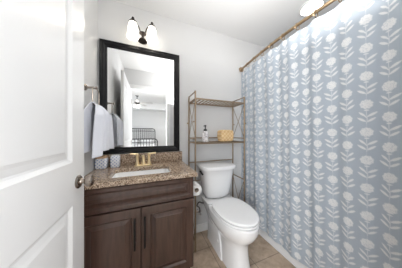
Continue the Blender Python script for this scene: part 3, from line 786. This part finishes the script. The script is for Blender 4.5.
CTOP, CBOT = 1.985, 0.112
CYA, CYB = 1.492, 0.06
def fold(y, k):     # k: 0 top .. 1 bottom
    ph = (CYA-y)
    a = 0.006 + 0.004*k
    return a*math.sin(2*PI*ph/0.185+0.8*math.sin(ph*5)) + 0.35*a*math.sin(2*PI*ph/0.083+1.3*k+1) + 0.004*k*math.sin(2*PI*ph/0.41+0.7)
def curx(y, k):
    return (1-k)*(rodx(y)+0.001) + k*1.168 + fold(y, k) - 0.006*k
N1, N2 = 560, 500
ys = np.linspace(CYA, CYB, N1)
# arc length along the middle height gives the print coordinate
xm = np.array([curx(y, 0.5) for y in ys])
s_arc = np.concatenate([[0], np.cumsum(np.hypot(np.diff(ys)*1.0, np.diff(xm)))])
zs = np.linspace(CTOP, CBOT, N2)
S, Z = np.meshgrid(s_arc, CTOP-zs)
UW, VW = 0.158, 0.157
rng = np.random.RandomState(3)
jit = rng.rand(64, 64, 2)
def ell(du, dv, cu, cv, ang, la, lb):
    c, s = math.cos(ang), math.sin(ang)
    a = (du-cu)*c+(dv-cv)*s; b_ = -(du-cu)*s+(dv-cv)*c
    wv = lb*np.clip(1-np.clip(np.abs(a)/la, 0, 1)**2.2, 0, 1)
    return np.clip((wv-np.abs(b_))/0.0025+0.5, 0, 1)*(np.abs(a) < la)
mask = np.zeros_like(S)
for colk in (0, 1):
    uu = S - 0.05 - colk*UW/2
    iu = np.round(uu/UW); du = uu - iu*UW
    vv = Z - 0.03 - colk*VW*0.5
    ivn = np.round(vv/VW-0.18); dv = -(vv - ivn*VW)       # dv up positive
    sgn = np.where(iu % 2 == 0, 1.0, -1.0)
    d = du*sgn/0.84
    # flower head (elliptic, scalloped, with petal flecks)
    fr = np.hypot(d/1.14, dv-0.003); th = np.arctan2(dv-0.003, d)
    R = 0.0255 + 0.0014*np.sin(th*9+iu)
    head = np.clip((R-fr)/0.003+0.5, 0, 1)
    head = head*(1-0.40*(rng.rand(*S.shape) > 0.74))
    mk = np.maximum(head, ell(d, dv, 0.0, -0.031, 0, 0.013, 0.004)*0.9)
    for (cu, cv, ang, la, lb) in ((0.019, -0.052, 0.70, 0.021, 0.0056), (-0.024, -0.055, PI-0.50, 0.027, 0.0064),
                                  (0.021, -0.083, 0.56, 0.025, 0.0062), (-0.020, -0.085, PI-0.56, 0.024, 0.0060),
                                  (0.005, -0.066, 0.9, 0.012, 0.003)):
        mk = np.maximum(mk, ell(d, dv, cu, cv, ang, la, lb)*0.95)
    stem = np.clip((0.0016-np.abs(d+0.002*np.sin(dv*60)))/0.0015+0.5, 0, 1)*(dv < -0.015)*0.75*(dv > -0.108)
    stem2 = np.clip((0.0010-np.abs(d))/0.0015+0.5, 0, 1)*0.30
    mk = np.maximum(mk, np.maximum(stem, stem2))
    mask = np.maximum(mask, mk)
co = np.zeros((N2, N1, 3))
for i, z in enumerate(zs):
    k = (CTOP-z)/(CTOP-CBOT)
    # scalloped sag between the rings at the top edge
    sag = 0.012*np.abs(np.sin(PI*(CYA-ys-0.02)/0.125))*max(0, 1-k*12)
    co[i, :, 0] = [curx(y, k**0.8) for y in ys]; co[i, :, 1] = ys; co[i, :, 2] = z - sag
me = bpy.data.meshes.new('shower_curtain')
idx = np.arange(N1*N2).reshape(N2, N1)
quads = np.stack([idx[:-1, :-1], idx[:-1, 1:], idx[1:, 1:], idx[1:, :-1]], -1).reshape(-1, 4)
me.from_pydata(co.reshape(-1, 3).tolist(), [], quads.tolist())
me.polygons.foreach_set('use_smooth', [True]*len(me.polygons))
at = me.attributes.new('print', 'FLOAT', 'POINT'); at.data.foreach_set('value', mask.reshape(-1).astype(np.float32))
me.materials.append(M['curtain'])
cur = bpy.data.objects.new('shower_curtain', me); COL.objects.link(cur)
md = cur.modifiers.new('thickness', 'SOLIDIFY'); md.thickness = 0.0012
tag(cur, 'long blue-grey shower curtain printed with white flowers and leaves', 'shower curtain')

# rings
ring0 = None; ry = CYA-0.02; lab = []
k = 0; ringys = []
while ry > 0.10: ringys.append(ry); ry -= 0.125
for i, y in enumerate(ringys):
    if ring0 is None:
        g = MB(); x = rodx(y)
        g.tube([(x+0.022*math.sin(a), y, ROD_Z-0.012+0.027*math.cos(a)) for a in [2*PI*j/24 for j in range(24)]], 0.0028, 8, closed=True)
        g.lathe([(0.0, 0), (0.007, 0.003), (0.009, 0.007), (0.007, 0.011), (0.0, 0.014)], (x-0.026, y, ROD_Z-0.031), (-1, 0, 0), 12)
        o = g.build('curtain_ring', M['rodmetal']); ring0 = o; y0 = y; x0_ = x
    else:
        o = ring0.copy(); COL.objects.link(o); o.location = (rodx(y)-x0_, y-y0, 0)
    tag(o, 'small bronze ring hooked over the rod, holding up the shower curtain', 'curtain ring', 'curtain rings along the shower rod')
